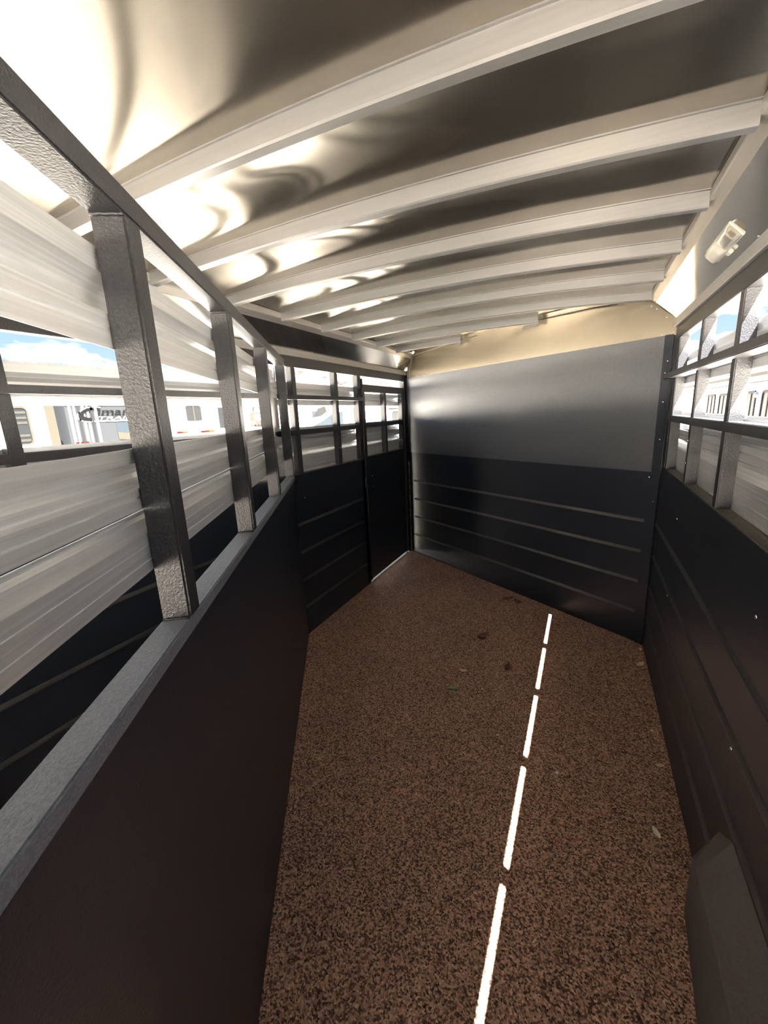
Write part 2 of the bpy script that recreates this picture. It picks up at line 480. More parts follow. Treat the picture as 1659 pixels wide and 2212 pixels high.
for (z_, h_, kd) in ((1.530, 0.100, 'step'), (1.255, 0.142, 'step'), (1.110, 0.150, 'curl')):
    MB().extrude(slat_prof(h_, kd), D0, D1, lambda a, b, t: (-PD - a, t, z_ + b)).build('slat', 'slat_y', door)
rv = None
for (y, z) in ((3.186, 0.943), (3.184, 0.849), (3.516, 0.765), (3.522, 0.400), (3.865, 1.60), (3.865, 1.33), (3.865, 1.20), (3.508, 1.13)):
    if rv is None: rv = MB().dome((-0.003, y, z), (1, 0, 0), 0.006, 0.004).build('rivet', 'steel', door); r0 = (y, z)
    else: shift(rv, (0, y - r0[0], z - r0[1]))

# ------------------------------------------------------------------ slanted front wall
wf = root('wall_front', tuple(FP(FLEN / 2, 0)), 'slanted black front wall with four ribs and bare aluminium header', 'wall', 'structure')
def fbox(s0, s1, o0, o1, z0, z1, bev=0.0):
    return MB().box(s0, s1, o0, o1, z0, z1, bev, fn=lambda s, o, z: FP(s, z, o))
fbox(-0.03, FLEN + 0.03, -0.03, 0.0, 0, 1.30).build('kick_panel', 'liner', wf)
fbox(-0.03, FLEN + 0.03, -0.024, 0.004, 1.066, 1.800, 0.0015).build('upper_panel', 'spray', wf)
# header, cut to the roof line
mb = MB(); NS = 24
vs = []
for o in (-0.02, 0.007):
    for i in range(NS + 1):
        s = -0.02 + (FLEN + 0.04) * i / NS; x = FP(s, 0).x
        up = min(zs(x) + 0.01, TRIM + 0.005 + max(0.0, min(x, W - x)) * 1.06 + 0.01)
        vs += [FP(s, 1.790, o), FP(s, up, o)]
fs = []
for o in range(2):
    for i in range(NS):
        a = o * 2 * (NS + 1) + 2 * i
        fs.append([a, a + 2, a + 3, a + 1])
k2 = 2 * (NS + 1)
for i in range(NS):
    fs.append([2 * i, 2 * i + 2, k2 + 2 * i + 2, k2 + 2 * i])
mb.add(vs, fs)
mb.build('header_sheet', 'header', wf)
fr = None
for z in RIBS:
    if fr is None:
        mb = MB().extrude(rib_prof(0.010), 0.10, 2.335, lambda a, b, t: FP(t, z + b, a - 0.001), smooth=True)
        fr = mb.build('rib', 'rib', wf); z0 = z
    else: shift(fr, (0, 0, z - z0))
fbox(2.352, FLEN, 0.0, 0.012, 0.0, 1.792, 0.002).build('corner_strip', 'liner', wf)
fbox(0.0, 0.030, 0.0, 0.012, 0.0, 1.800, 0.002).build('corner_strip', 'liner', wf)
# caulk bead running down the left corner
random.seed(3)
MB().tube([FP(0.034 + random.uniform(-.002, .002), z, 0.012) for z in [0.01 + 0.04 * i for i in range(25)]],
          [0.004 + random.uniform(-.0015, .002) for _ in range(25)], 7).build('caulk_bead', 'caulk', wf)
fv = None
for (s, z, o) in [(2.378, 1.66, .012), (2.372, 1.60, .012), (2.376, 1.45, .012), (2.38, 1.25, .012), (2.34, 1.035, .0), (2.38, .90, .012),
                  (0.20, 1.797, .007), (0.74, 1.797, .007), (1.266, 1.797, .007), (1.785, 1.797, .007), (2.335, 1.797, .007)]:
    if fv is None: fv = MB().dome(FP(s, z, o), FN, 0.0045, 0.003).build('rivet', 'steel', wf); f0 = FP(s, z, o)
    else: shift(fv, FP(s, z, o) - f0)
# angle clips holding the cut roof bows and the corner plates
fbox(1.424, 1.548, 0.007, 0.010, 1.986, 2.002).build('angle_clip', 'rafter', wf)
fbox(1.522, 1.548, 0.007, 0.010, 2.002, 2.030).build('angle_clip', 'rafter', wf)
fbox(0.690, 0.802, 0.007, 0.010, 1.984, 2.000).build('angle_clip', 'rafter', wf)
fbox(0.778, 0.802, 0.007, 0.010, 2.000, 2.028).build('angle_clip', 'rafter', wf)
def fplate(pts, name, o0=0.007, o1=0.011):
    k = len(pts)
    MB().add([FP(s, z, o) for o in (o0, o1) for s, z in pts],
             [list(range(k)), list(range(2 * k - 1, k - 1, -1))] + [[i, (i + 1) % k, k + (i + 1) % k, k + i] for i in range(k)]).build(name, 'header', wf)
fplate([(2.172, 1.957), (2.262, 1.951), (2.262, 1.980), (2.172, 1.984)], 'corner_plate')
fplate([(2.226, 1.956), (2.250, 1.985), (2.404, 1.862), (2.378, 1.835)], 'corner_plate', 0.010, 0.014)
fplate([(2.380, 1.785), (2.408, 1.785), (2.408, 1.862), (2.380, 1.840)], 'corner_plate')
pv = None
for (s, z) in ((2.272, 1.951), (2.352, 1.880), (2.394, 1.80), (2.30, 1.93)):
    shift(fv, FP(s, z, 0.013) - f0)

# ------------------------------------------------------------------ open rear doorway, behind the camera
wb = root('wall_back', (W / 2, YB, 0), 'open rear doorway frame of the trailer', 'doorway', 'structure')
MB().box(-PD, W + PD, YB - 0.05, YB, TOP + 0.10, 2.06, 0.002).build('top_beam', 'tube', wb)
MB().box(-PD, 0.03, YB - 0.05, YB, 0, TOP + 0.10, 0.002).build('jamb', 'tube', wb)
MB().box(W - 0.03, W + PD, YB - 0.05, YB, 0, TOP + 0.10, 0.002).build('jamb', 'tube', wb)

# ------------------------------------------------------------------ roof
ceil = root('ceiling', (W / 2, 1.3, 2.08), 'bare aluminium trailer roof with curved cross bows', 'ceiling', 'structure')
# one continuous skin, slightly oil-canned between the bows
RY = [-4.045 + 0.385 * k for k in range(0, 12)] + [0.81 + 0.385 * k for k in range(0, 9)]
mb = MB(); NX, NY = 60, 240
ya, yb_ = YB, YL + 0.1
vs = []
for j in range(NY + 1):
    y = ya + (yb_ - ya) * j / NY
    cell = max([q for q in range(len(RY)) if RY[q] <= y], default=-1)
    ph = (y - RY[cell]) / (RY[min(cell + 1, len(RY) - 1)] - RY[cell] or 1.0) if 0 <= cell < len(RY) - 1 else 0.0
    for i in range(NX + 1):
        x = 0.105 + (W - 0.21) * i / NX
        ex = min(1.0, (x - 0.105) / 0.15, (W - 0.105 - x) / 0.15)
        pil = math.sin(math.pi * ph) ** 2
        w1 = noise.noise(Vector((x * 1.7, cell * 3.71 + ph * 0.5, 1.3)))
        w2 = noise.noise(Vector((x * 4.0 + ph * 0.9, cell * 5.13 + ph * 0.7, 7.7)))
        dz = (0.0095 + 0.0120 * w1 + 0.0045 * w2) * pil * max(0.0, ex)
        vs.append((x, y, zs(x) + dz))
fs = [[j * (NX + 1) + i, j * (NX + 1) + i + 1, (j + 1) * (NX + 1) + i + 1, (j + 1) * (NX + 1) + i] for j in range(NY) for i in range(NX)]
mb.add(vs, fs, True)
sheet = mb.build('roof_skin', 'sheet', ceil)
# bows
def bow(y, x1):
    pr = [(-0.004, RAFH + 0.002), (-0.004, RAFH - 0.003), (0.0, RAFH - 0.004), (0.0, 0.004), (0.003, 0.0),
          (0.027, 0.0), (0.030, 0.003), (0.030, RAFH + 0.002)]
    return MB().extrude(pr, 0.122, x1, lambda a, b, t: (t, y + a, zb(t) + b), steps=22)
proto = None
for y in RY:
    lim = (YL - (y + 0.03)) / (YL - YR) * W - 0.06 if y > YR - 0.1 else 9
    if lim < 0.2: continue
    if lim >= W - 0.122:
        if proto is None: proto = bow(y, W - 0.122).build('roof_bow', 'rafter', ceil); y0 = y
        else: shift(proto, (0, y - y0, 0))
    else:
        bow(y, lim).build('roof_bow', 'rafter', ceil)
# eave rails, coves and edge trims on both sides
def cl(y_lim_x):                                   # far end of a run at this x
    return YL - (YL - YR) * y_lim_x / W
for side in (-1, 1):
    xi = 0.0 if side < 0 else W
    X = lambda d: xi - side * d                    # d inward
    def run(prof, name, mat, x_in, smooth=False):
        y1 = cl(X(x_in)) + 0.0
        return MB().extrude(prof, YB, y1, lambda a, b, t: (X(a), t, b), smooth=smooth).build(name, mat, ceil)
    run([(0.088, 1.964), (0.096, 1.960), (0.121, 1.984), (0.123, 1.990), (0.123, 2.012), (0.1195, 2.014), (0.1195, 2.019), (0.123, 2.021),
         (0.123, 2.030), (0.08, 2.045), (0.07, 1.99)], 'eave_rail', 'rail_y', 0.10)
    run([(-0.002, 1.866), (0.003, 1.864), (0.099, 1.960), (0.094, 1.966)], 'cove_panel', 'cove', 0.05)
    run([(-PD, 1.822), (0.010, 1.822), (0.012, 1.826), (0.012, 1.860), (0.009, 1.864), (-PD, 1.864)], 'edge_trim', 'trim_y', 0.01)
    nr = Vector((-side * 0.72, 0, -0.69))
    ys = [(2.013, 1.951, .085), (2.563, 1.948, .085), (2.812, 1.951, .085), (2.403, 1.866, .006), (2.549, 1.866, .006), (3.188, 1.866, .006)] if side < 0 \
        else [(1.333, 1.955, .090), (2.031, 1.955, .090), (1.562, 1.868, .006), (2.45, 1.868, .006)]
    for (y, z, d) in ys:
        MB().dome((X(d), y, z), nr, 0.005, 0.003).build('rivet', 'steel', ceil)
for (s0, y) in ((0, 0),):
    pass
# cove-to-header angle pieces at the right far corner
mb = MB()
pa = [(W - 0.006, 1.868), (W - 0.092, 1.960)]
vs = []
for (x, z) in pa:
    for dy in (0.0, -0.028):
        vs.append((x, cl(x) + dy - 0.004, z - 0.003))
mb.add(vs + [(a, b, c + 0.003) for a, b, c in vs], [[0, 1, 3, 2], [4, 6, 7, 5], [0, 2, 6, 4], [1, 5, 7, 3], [0, 4, 5, 1], [2, 3, 7, 6]])
mb.build('corner_angle', 'header', ceil)

# ------------------------------------------------------------------ wiring run in the left far corner
cb = MB().tube([FP(0.06, 1.80, .016), FP(0.075, 1.86, .016), FP(0.13, 1.965, .018), FP(0.19, 1.985, .03), FP(0.42, 1.998, .022), FP(0.80, 2.018, .02), FP(0.98, 2.024, .015)], 0.0035, 6)
tag(cb.build('wiring_cable', 'cable'), 'thin grey cable rising along the left corner of the aluminium header', 'cable')
cb = MB().tube([FP(0.085, 1.80, .016), FP(0.10, 1.87, .016), FP(0.150, 1.968, .018), FP(0.155, 1.99, .03)], 0.003, 6)
tag(cb.build('wiring_cable', 'cable'), 'short grey cable beside the longer one in the left roof corner', 'cable')
cb = MB().tube([FP(1.56, 2.022, .012), FP(1.70, 2.020, .012), FP(1.95, 2.012, .02), FP(2.1, 1.998, .03)], 0.004, 6)
tag(cb.build('wiring_cable', 'hinge'), 'dark cable along the top of the aluminium header, right half', 'cable')

# ------------------------------------------------------------------ swinging slant gate
GA = Vector((0.041, 2.059, 0)); GD = Vector((0.5236, -0.8520, 0)).normalized(); GN = Vector((0.8520, 0.5236, 0)).normalized()
def GP(s, off, z): return GA + GD * s + GN * off + Vector((0, 0, z))
GL = 2.42
gate = root('stall_gate', tuple(GA), 'black divider gate swung along the left wall, aluminium slats between its posts', 'gate')
def gbox(s0, s1, o0, o1, z0, z1, bev=0.003):
    return MB().box(s0, s1, o0, o1, z0, z1, bev, fn=lambda s, o, z: GP(s, o, z))
gbox(0.0, GL, -0.045, -0.006, 0.012, 1.085, 0.006).build('kick_panel', 'liner', gate)
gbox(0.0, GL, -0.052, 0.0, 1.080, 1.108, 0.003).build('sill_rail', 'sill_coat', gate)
gbox(-0.005, GL, -0.050, 0.0, 1.753, 1.793, 0.003).build('top_rail', 'tube', gate)
gp = None
for s0 in (0.0, 0.625, 1.237, 1.820, 2.370):
    if gp is None: gp = gbox(s0, s0 + 0.050, -0.050, 0.0, 1.106, 1.755, 0.004).build('post', 'tube', gate)
    else: shift(gp, GD * s0)
# weld beads at the post feet and heads
for s0 in (1.820, 1.237):
    MB().tube([GP(s0 + 0.052, -0.048 + 0.046 * i / 6, 1.109 + 0.001 * (i % 2)) for i in range(7)], 0.0028, 6).build('weld_bead', 'tube', gate)
    MB().tube([GP(s0 + 0.052, -0.048 + 0.046 * i / 6, 1.752 - 0.001 * (i % 2)) for i in range(7)], 0.0028, 6).build('weld_bead', 'tube', gate)
for (z_, h_, kd) in ((1.568, 0.147, 'step'), (1.314, 0.100, 'step'), (1.205, 0.105, 'curl')):
    pr = slat_prof(h_, kd)
    ob = MB().extrude([(b_, -0.051 - a) for a, b_ in pr], 0.03, GL, lambda z, o, t: GP(t, o, z_ + z))
    o_ = ob.build('slat', 'slat_g', gate, origin=GP(GL / 2, -0.051, z_))
    # give the slat its own axis so that the brushing runs along it
    R = Matrix.Rotation(math.atan2(-GD.x, GD.y), 4, 'Z')
    o_.data.transform(R.inverted()); o_.rotation_euler = R.to_euler()
# hinges against the left wall
for z in (0.25, 0.95, 1.60):
    MB().tube([GP(-0.012, -0.022, z - 0.05), GP(-0.012, -0.022, z + 0.05)], 0.011, 10).build('hinge_barrel', 'hinge', gate)
gbox(0.065, 0.60, -0.058, -0.052, 1.405, 1.572, 0.001).build('end_plate', 'rail_y', gate)
gbox(0.09, 0.125, -0.075, -0.048, 1.655, 1.735, 0.002).build('latch_plate', 'steel', gate)

# ------------------------------------------------------------------ wheel well cover on the right
pts = [(W - 0.001, 1.36, 0.0), (1.987, 1.175, 0.0), (1.968, 0.90, 0.0), (1.966, -0.9, 0.0),
       (W - 0.001, 1.19, 0.300), (1.990, 1.165, 0.200), (1.984, 1.12, 0.215), (1.984, -0.9, 0.215),
       (W - 0.001, 1.10, 0.366), (W - 0.001, -0.9, 0.372), (W - 0.001, -0.9, 0.0)]
fcs = [[0, 1, 5], [0, 5, 4], [1, 2, 6, 5], [2, 3, 7, 6], [4, 5, 6, 8], [6, 7, 9, 8], [3, 10, 9, 7], [0, 4, 8, 9, 10], [0, 10, 3, 2, 1]]
ww = MB().add(pts, fcs).build('wheel_well_cover', 'well')
tag(ww, 'low black wheel well cover on the floor against the right wall', 'wheel well')

# ------------------------------------------------------------------ dome lamp on the right cove
cn = Vector((-0.104, 0, -0.0995)).normalized()       # outward face of the cove (into the room)
ca = Vector((-0.0995, 0, 0.104)).normalized()       # up the cove
C0 = Vector((1.993, 1.725, 1.911))
def CP(u, v, h): return C0 + Vector((0, 1, 0)) * u + ca * v + cn * h
lamp = root('dome_lamp', tuple(C0), 'white two-lens dome lamp on the sloping cove above the right windows', 'lamp')
MB().box(-0.128, 0.128, -0.027, 0.027, 0.0, 0.006, 0.002, fn=lambda a, b, c: CP(a, b, c)).build('base_plate', 'white_pl', lamp)
def lens(u0, u1, name, mat):
    bm_ = MB(); nu, nv = 10, 8; vs = []; fs = []
    for i in range(nu + 1):
        for j in range(nv + 1):
            a = i / nu * 2 - 1; b_ = j / nv * 2 - 1
            hh = 0.006 + 0.020 * ((1 - abs(a) ** 4) * (1 - abs(b_) ** 4)) ** 0.5
            rr = 1 - 0.06 * (a * a) * (b_ * b_)
            vs.append(CP((u0 + u1) / 2 + (u1 - u0) / 2 * a * rr, 0.026 * b_ * rr, hh))
    for i in range(nu):
        for j in range(nv):
            k = i * (nv + 1) + j
            fs.append([k, k + 1, k + nv + 2, k + nv + 1])
    bm_.add(vs, fs, True); return bm_.build(name, mat, lamp)
lens(-0.004, 0.127, 'diffuser', 'white_pl')
lens(-0.127, -0.010, 'clear_lens', 'clear_pl')
for u in (-0.045, -0.085):
    MB().tube([CP(u, -0.012, 0.011), CP(u, 0.012, 0.011)], 0.005, 8).build('bulb', 'frame_dark', lamp)
MB().box(-0.012, 0.018, -0.038, -0.026, 0.002, 0.014, 0.002, fn=lambda a, b, c: CP(a, b, c)).build('rocker_switch', 'white_pl', lamp)

# ------------------------------------------------------------------ litter on the floor
def leaf(name, x, y, L, wd, rot, mat, label, curl=0.012, group=None):
    vs = []; fs = []; nl = 6
    for i in range(nl + 1):
        t = i / nl; hw = wd * math.sin(math.pi * min(0.97, 0.06 + t * 0.9)) ** 0.8
        for k, s in enumerate((-1, -0.4, 0.4, 1)):
            vs.append((L * (t - 0.5), hw * s, 0.002 + curl * (abs(s) ** 2) * 0.7 + curl * (2 * t - 1) ** 2 * 0.6))
    for i in range(nl):
        for k in range(3): fs.append([i * 4 + k, i * 4 + k + 1, i * 4 + k + 5, i * 4 + k + 4])
    n0 = len(vs)
    vs2 = vs + [(a, b, c + 0.0012) for a, b, c in vs]
    fs2 = fs + [[q + n0 for q in reversed(f_)] for f_ in fs]
    c, s = math.cos(rot), math.sin(rot)
    ob = MB().add([(x + a * c - b * s, y + a * s + b * c, h) for a, b, h in vs2], fs2).build(name, mat)
    return tag(ob, label, 'leaf', None, group)
LG = 'leaves and scraps on the floor'
leaf('dry_leaf', 1.175, 3.110, 0.075, 0.022, 0.5, 'leaf_brown', 'dark brown dry leaf lying nearest the slanted front wall', group=LG)
leaf('dry_leaf', 1.250, 3.085, 0.060, 0.018, -0.4, 'leaf_brown', 'small brown dry leaf touching the darker one by the front wall', group=LG)
leaf('dry_leaf', 1.118, 2.471, 0.085, 0.024, 0.9, 'leaf_brown', 'curled brown leaf alone in the middle of the far floor', 0.022, LG)
leaf('dry_leaf', 1.320, 2.190, 0.060, 0.014, 1.3, 'leaf_brown', 'thin brown leaf just left of the sunlit stripe', 0.015, LG)
leaf('dry_leaf', 1.097, 2.063, 0.045, 0.013, 0.2, 'leaf_tan', 'tiny tan leaf scrap left of the thin brown leaf', group=LG)
leaf('green_leaf', 1.082, 1.898, 0.055, 0.014, 0.25, 'leaf_green', 'small green leaf on the brown floor', 0.006, LG)
leaf('dry_leaf', 2.005, 2.490, 0.060, 0.014, 0.9, 'leaf_tan', 'tan leaf against the right wall near the far corner', 0.010, LG)
leaf('dry_leaf', 2.000, 1.735, 0.035, 0.008, 0.3, 'leaf_tan', 'narrow yellow leaf scrap by the right wall', 0.004, LG)
leaf('feather_scrap', 1.946, 1.404, 0.040, 0.010, 2.0, 'pebble', 'pale feather-like scrap just ahead of the wheel well cover', 0.008, LG)
def straw(x, y, L, rot, label, bend=0.004, r=0.0013):
    c, s = math.cos(rot), math.sin(rot)
    ps = [(x + L * (t - .5) * c - bend * math.sin(math.pi * t) * s, y + L * (t - .5) * s + bend * math.sin(math.pi * t) * c, 0.003) for t in (0, .25, .5, .75, 1)]
    tag(MB().tube(ps, r, 5).build('straw', 'straw'), label, 'straw', None, 'loose straws on the floor')
straw(1.284, 2.101, 0.045, 1.9, 'short straw under the thin brown leaf left of the sunlit stripe', 0.008, 0.002)
straw(0.748, 1.124, 0.105, 1.15, 'longest pale straw, beside the foot of the gate', 0.006)
straw(0.935, 0.866, 0.045, -0.9, 'short straw crossing another near the gate foot, lower floor', 0.004)
straw(0.965, 0.850, 0.030, 1.0, 'shortest straw, crossed by its neighbour near the gate foot', 0.002)
straw(1.030, 0.880, 0.035, 0.45, 'lone straw right of the crossed pair, lower floor', 0.003)
def tuft(x, y, label):
    mb = MB(); random.seed(11)
    for i in range(16):
        a = random.uniform(0, math.pi); L = random.uniform(0.012, 0.035)
        px, py = x + random.gauss(0, .010), y + random.gauss(0, .013)
        mb.tube([(px - L / 2 * math.cos(a), py - L / 2 * math.sin(a), 0.003), (px, py, random.uniform(.006, .016)), (px + L / 2 * math.cos(a), py + L / 2 * math.sin(a), .004)], 0.0016, 5)
    o = mb.build('hay_tuft', 'straw'); tag(o, label, 'hay', 'stuff')
tuft(0.668, 1.222, 'small tuft of pale hay on the floor beside the gate')
def grit(x, y, r, label, mat='pebble'):
    bm = bmesh.new(); bmesh.ops.create_icosphere(bm, subdivisions=1, radius=r)
    vs = [(x + v.co.x * random.uniform(.8, 1.2), y + v.co.y * random.uniform(.7, 1.1), r * .5 + v.co.z * .6) for v in bm.verts]
    fs = [[v.index for v in f_.verts] for f_ in bm.faces]; bm.free()
    tag(MB().add(vs, fs).build('grit', mat), label, 'grit', None, 'pale grit on the floor')
grit(1.364, 1.654, 0.007, 'white speck of grit left of the sunlit stripe, middle floor')
grit(1.622, 1.539, 0.008, 'largest pale crumb right of the sunlit stripe')
grit(1.229, 1.953, 0.006, 'pale speck of grit right of the green leaf')
grit(2.022, 2.670, 0.009, 'pale crumb in the far right floor corner')
grit(1.208, 0.606, 0.005, 'yellowish speck near the bottom of the floor', 'straw')
grit(0.930, 2.690, 0.006, 'pale speck on the far floor before the front wall')
grit(1.082, 2.300, 0.005, 'pale speck beside the curled brown leaf')
grit(0.650, 2.288, 0.005, 'pale speck on the left far floor before the side door')
grit(1.997, 1.945, 0.007, 'pale crumb by the right wall, middle floor')

# ------------------------------------------------------------------ the yard outside
GZ = -0.46
mb = MB().add([(-400, -400, GZ), (400, -400, GZ), (400, 400, GZ), (-400, 400, GZ)], [[0, 1, 2, 3]])
tag(mb.build('ground', 'ground'), 'tan gravel sales yard around the trailer', 'ground', 'structure')

def hill(name, pts, label):
    """pts: (azimuth from +y to the left in degrees, distance, crest height)"""
    mb = MB(); N = 150; vs = []; fs = []; K = 8
    a0, a1 = pts[0][0], pts[-1][0]
    for i in range(N + 1):
        a = a0 + (a1 - a0) * i / N
        for q in range(len(pts) - 1):
            if pts[q][0] <= a <= pts[q + 1][0] or q == len(pts) - 2:
                t = (a - pts[q][0]) / (pts[q + 1][0] - pts[q][0]); break
        d = pts[q][1] * (1 - t) + pts[q + 1][1] * t; h = pts[q][2] * (1 - t) + pts[q + 1][2] * t
        ar = math.radians(a)
        for k in range(K + 1):
            u = k / K
            dd = d * (0.55 + 0.45 * u)
            hz = h * (u ** 1.3) * (1 + 0.12 * noise.noise(Vector((a * 0.25, u * 3, 2.2))) + 0.05 * noise.noise(Vector((a * 1.3, u * 6, 5.1)))) + GZ - 0.2
            vs.append((-math.sin(ar) * dd, math.cos(ar) * dd, hz))
    for i in range(N):
        for k in range(K):
            o = i * (K + 1) + k
            fs.append([o, o + 1, o + K + 2, o + K + 1])
    mb.add(vs, fs, True)
    return tag(mb.build(name, 'hills'), label, 'hills', 'structure')
hill('brush_hills', [(10, 330, 30), (22, 330, 62), (36, 330, 50), (46, 330, 30), (60, 330, 20), (95, 330, 14)], 'pale dry hillside beyond the trailers on the left')
hill('brush_hills', [(-50, 330, 14), (-30, 330, 18), (-12, 330, 22), (9, 330, 30)], 'low pale hills beyond the trailer parked on the right')

def text(body, size, origin, facing, mat, name, parent, shear=0.0, width=None, ext=0.004):
    """flat lettering as a mesh; its x axis runs along +y on a face that looks towards +x"""
    cu = bpy.data.curves.new(name, 'FONT'); cu.body = body; cu.size = size; cu.extrude = ext; cu.shear = shear
    cu.resolution_u = 3
    tmp = bpy.data.objects.new(name, cu); COL.objects.link(tmp)
    dg = bpy.context.evaluated_depsgraph_get()
    me = bpy.data.meshes.new_from_object(tmp.evaluated_get(dg))
    bpy.data.objects.remove(tmp); bpy.data.curves.remove(cu)
    if width:
        xs = [v.co.x for v in me.vertices]; k = width / (max(xs) - min(xs)); x0 = min(xs)
        for v in me.vertices: v.co.x = (v.co.x - x0) * k
    R = Matrix(((0, 0, 1), (1, 0, 0), (0, 1, 0))) if facing > 0 else Matrix(((0, 0, -1), (-1, 0, 0), (0, 1, 0)))
    me.transform(R.to_4x4())
    ob = bpy.data.objects.new(name, me); COL.objects.link(ob)
    ob.parent = parent; ob.location = Vector(origin) - Vector(parent['_w'])
    me.materials.clear(); me.materials.append(MAT[mat])
    return ob

def yard_trailer(face_x, facing, y0, y1, z_top, label, body='white_paint', nose=None, wheels=True, depth=2.3, group='trailers parked in the yard'):
    """a parked stock trailer whose long side lies in the plane x=face_x and looks towards +x (facing=1) or -x"""
    t = root('parked_trailer', (face_x, (y0 + y1) / 2, GZ), label, 'trailer', None, group)
    zb0 = GZ + 0.52
    X = lambda d: face_x - facing * d
    r = 0.09
    prof = [(0.0, zb0), (0.0, z_top - r)]
    for i in range(1, 6):
        a = math.pi / 2 * i / 5
        prof.append((r - r * math.cos(a), z_top - r + r * math.sin(a)))
    prof += [(depth / 2, z_top + 0.05)]
    for i in range(0, 6):
        a = math.pi / 2 * (1 - i / 5)
        prof.append((depth - r + r * math.cos(a), z_top - r + r * math.sin(a)))
    prof += [(depth, zb0)]
    MB().extrude(prof, y0, y1, lambda a, b, u: (X(a), u, b)).build('body', body, t)
    x0, x1 = sorted((X(-0.025), X(0.05)))
    MB().box(x0, x1, y0, y1, z_top - 0.13, z_top - 0.07, 0.008).build('roof_rim', 'cream_paint', t)
    x0, x1 = sorted((X(-0.012), X(0.02)))
    MB().box(x0, x1, y0, y1, zb0 - 0.03, zb0 + 0.10, 0.005).build('lower_rail', 'chrome', t)
    if wheels:
        ym = (y0 + y1) / 2
        wp = None
        for yy in (ym - 0.45, ym + 0.45):
            for dd in (0.16, depth - 0.16):
                c = Vector((X(dd), yy, GZ + 0.36))
                if wp is None:
                    wp = MB().tube([c + Vector((-0.11, 0, 0)), c + Vector((0.11, 0, 0))], 0.36, 20).build('wheel', 'tyre', t); c0 = c
                else: shift(wp, c - c0)
        x0, x1 = sorted((X(-0.10), X(0.15)))
        fp = [(ym - 0.98, zb0 - 0.12), (ym - 0.80, zb0 + 0.20), (ym + 0.80, zb0 + 0.20), (ym + 0.98, zb0 - 0.12), (ym + 0.94, zb0 - 0.12), (ym + 0.77, zb0 + 0.17), (ym - 0.77, zb0 + 0.17), (ym - 0.94, zb0 - 0.12)]
        MB().extrude(fp, x0, x1, lambda a, b, u: (u, a, b)).build('fender', 'chrome', t)
    c = Vector((X(depth / 2), y0, GZ))
    MB().tube([c + Vector((0, -0.08, 0.0)), c + Vector((0, -0.08, 0.85))], 0.04, 8).build('jack', 'hinge', t)
    t['face'] = face_x; t['facing'] = facing
    return t

def rrect(cy, cz, w, h, r, k=5):
    pts = []
    for (sx, sy, a0) in ((1, 1, 0), (-1, 1, 90), (-1, -1, 180), (1, -1, 270)):
        for i in range(k + 1):
            a = math.radians(a0 + 90 * i / k)
            pts.append((cy + sx * (w / 2 - r) + r * math.cos(a), cz + sy * (h / 2 - r) + r * math.sin(a)))
    return pts
def win(t, ya, yb, za, zb_, frame='frame_dark', glass='glass', r=0.07, bars=0, fw=0.045):
    fx, fc = t['face'], t['facing']
    cy, cz, w, h = (ya + yb) / 2, (za + zb_) / 2, yb - ya, zb_ - za
    o = rrect(cy, cz, w, h, r); i_ = rrect(cy, cz, w - 2 * fw, h - 2 * fw, max(0.015, r - fw))
    k = len(o); d0, d1 = fx - fc * 0.01, fx + fc * 0.022
    vs = [(d, a, b) for d in (d0, d1) for ring in (o, i_) for a, b in ring]
    fs = []
    for q in range(k):
        q2 = (q + 1) % k
        fs += [[2 * k + q, 2 * k + q2, 3 * k + q2, 3 * k + q], [q, q2, 2 * k + q2, 2 * k + q], [k + q, k + q2, 3 * k + q2, 3 * k + q]]
    f = MB().add(vs, fs).build('window', frame, t)
    pv = [(fx + fc * 0.008, a, b) for a, b in i_]
    pv2 = [(fx - fc * 0.01, a, b) for a, b in i_]
    MB().add(pv + pv2, [list(range(k)), list(range(2 * k - 1, k - 1, -1))]).build('pane', glass, f)
    for q in range(bars):
        yy = ya + w * (q + 1) / (bars + 1)
        x0, x1 = sorted((fx + fc * 0.006, fx + fc * 0.02))
        MB().box(x0, x1, yy - 0.02, yy + 0.02, za + fw, zb_ - fw).build('glazing_bar', 'cream_paint', f)
    return f
def patch(t, pts, mat, name, d=0.006):
    fx, fc = t['face'], t['facing']; k = len(pts)
    vs = [(fx + fc * e, a, b) for e in (-0.002, d) for a, b in pts]
    return MB().add(vs, [list(range(k)), list(range(2 * k - 1, k - 1, -1))] + [[i, (i + 1) % k, k + (i + 1) % k, k + i] for i in range(k)]).build(name, mat, t)
def rect(a0, a1, b0, b1): return [(a0, b0), (a1, b0), (a1, b1), (a0, b1)]

LX = -13.0
# A: white trailer with one rounded window, farthest left in view
tA = yard_trailer(LX, 1, 1.6, 7.45, 2.30, 'white parked trailer with rounded striped window, leftmost through the gate')
win(tA, 5.75, 6.78, 1.05, 2.16, 'cream_paint', 'glass', 0.16, 0, 0.05)
for i, zz in enumerate((1.16, 1.30, 1.66, 1.80, 1.95)):
    patch(tA, rect(5.84, 6.70, zz, zz + 0.07), 'pane_reflection', 'reflection_stripe', 0.016)  # striped reflection in the pane, painted as pale bars
patch(tA, rect(7.20, 7.45, 0.9, 2.2), 'cream_paint', 'corner_piece', 0.02)
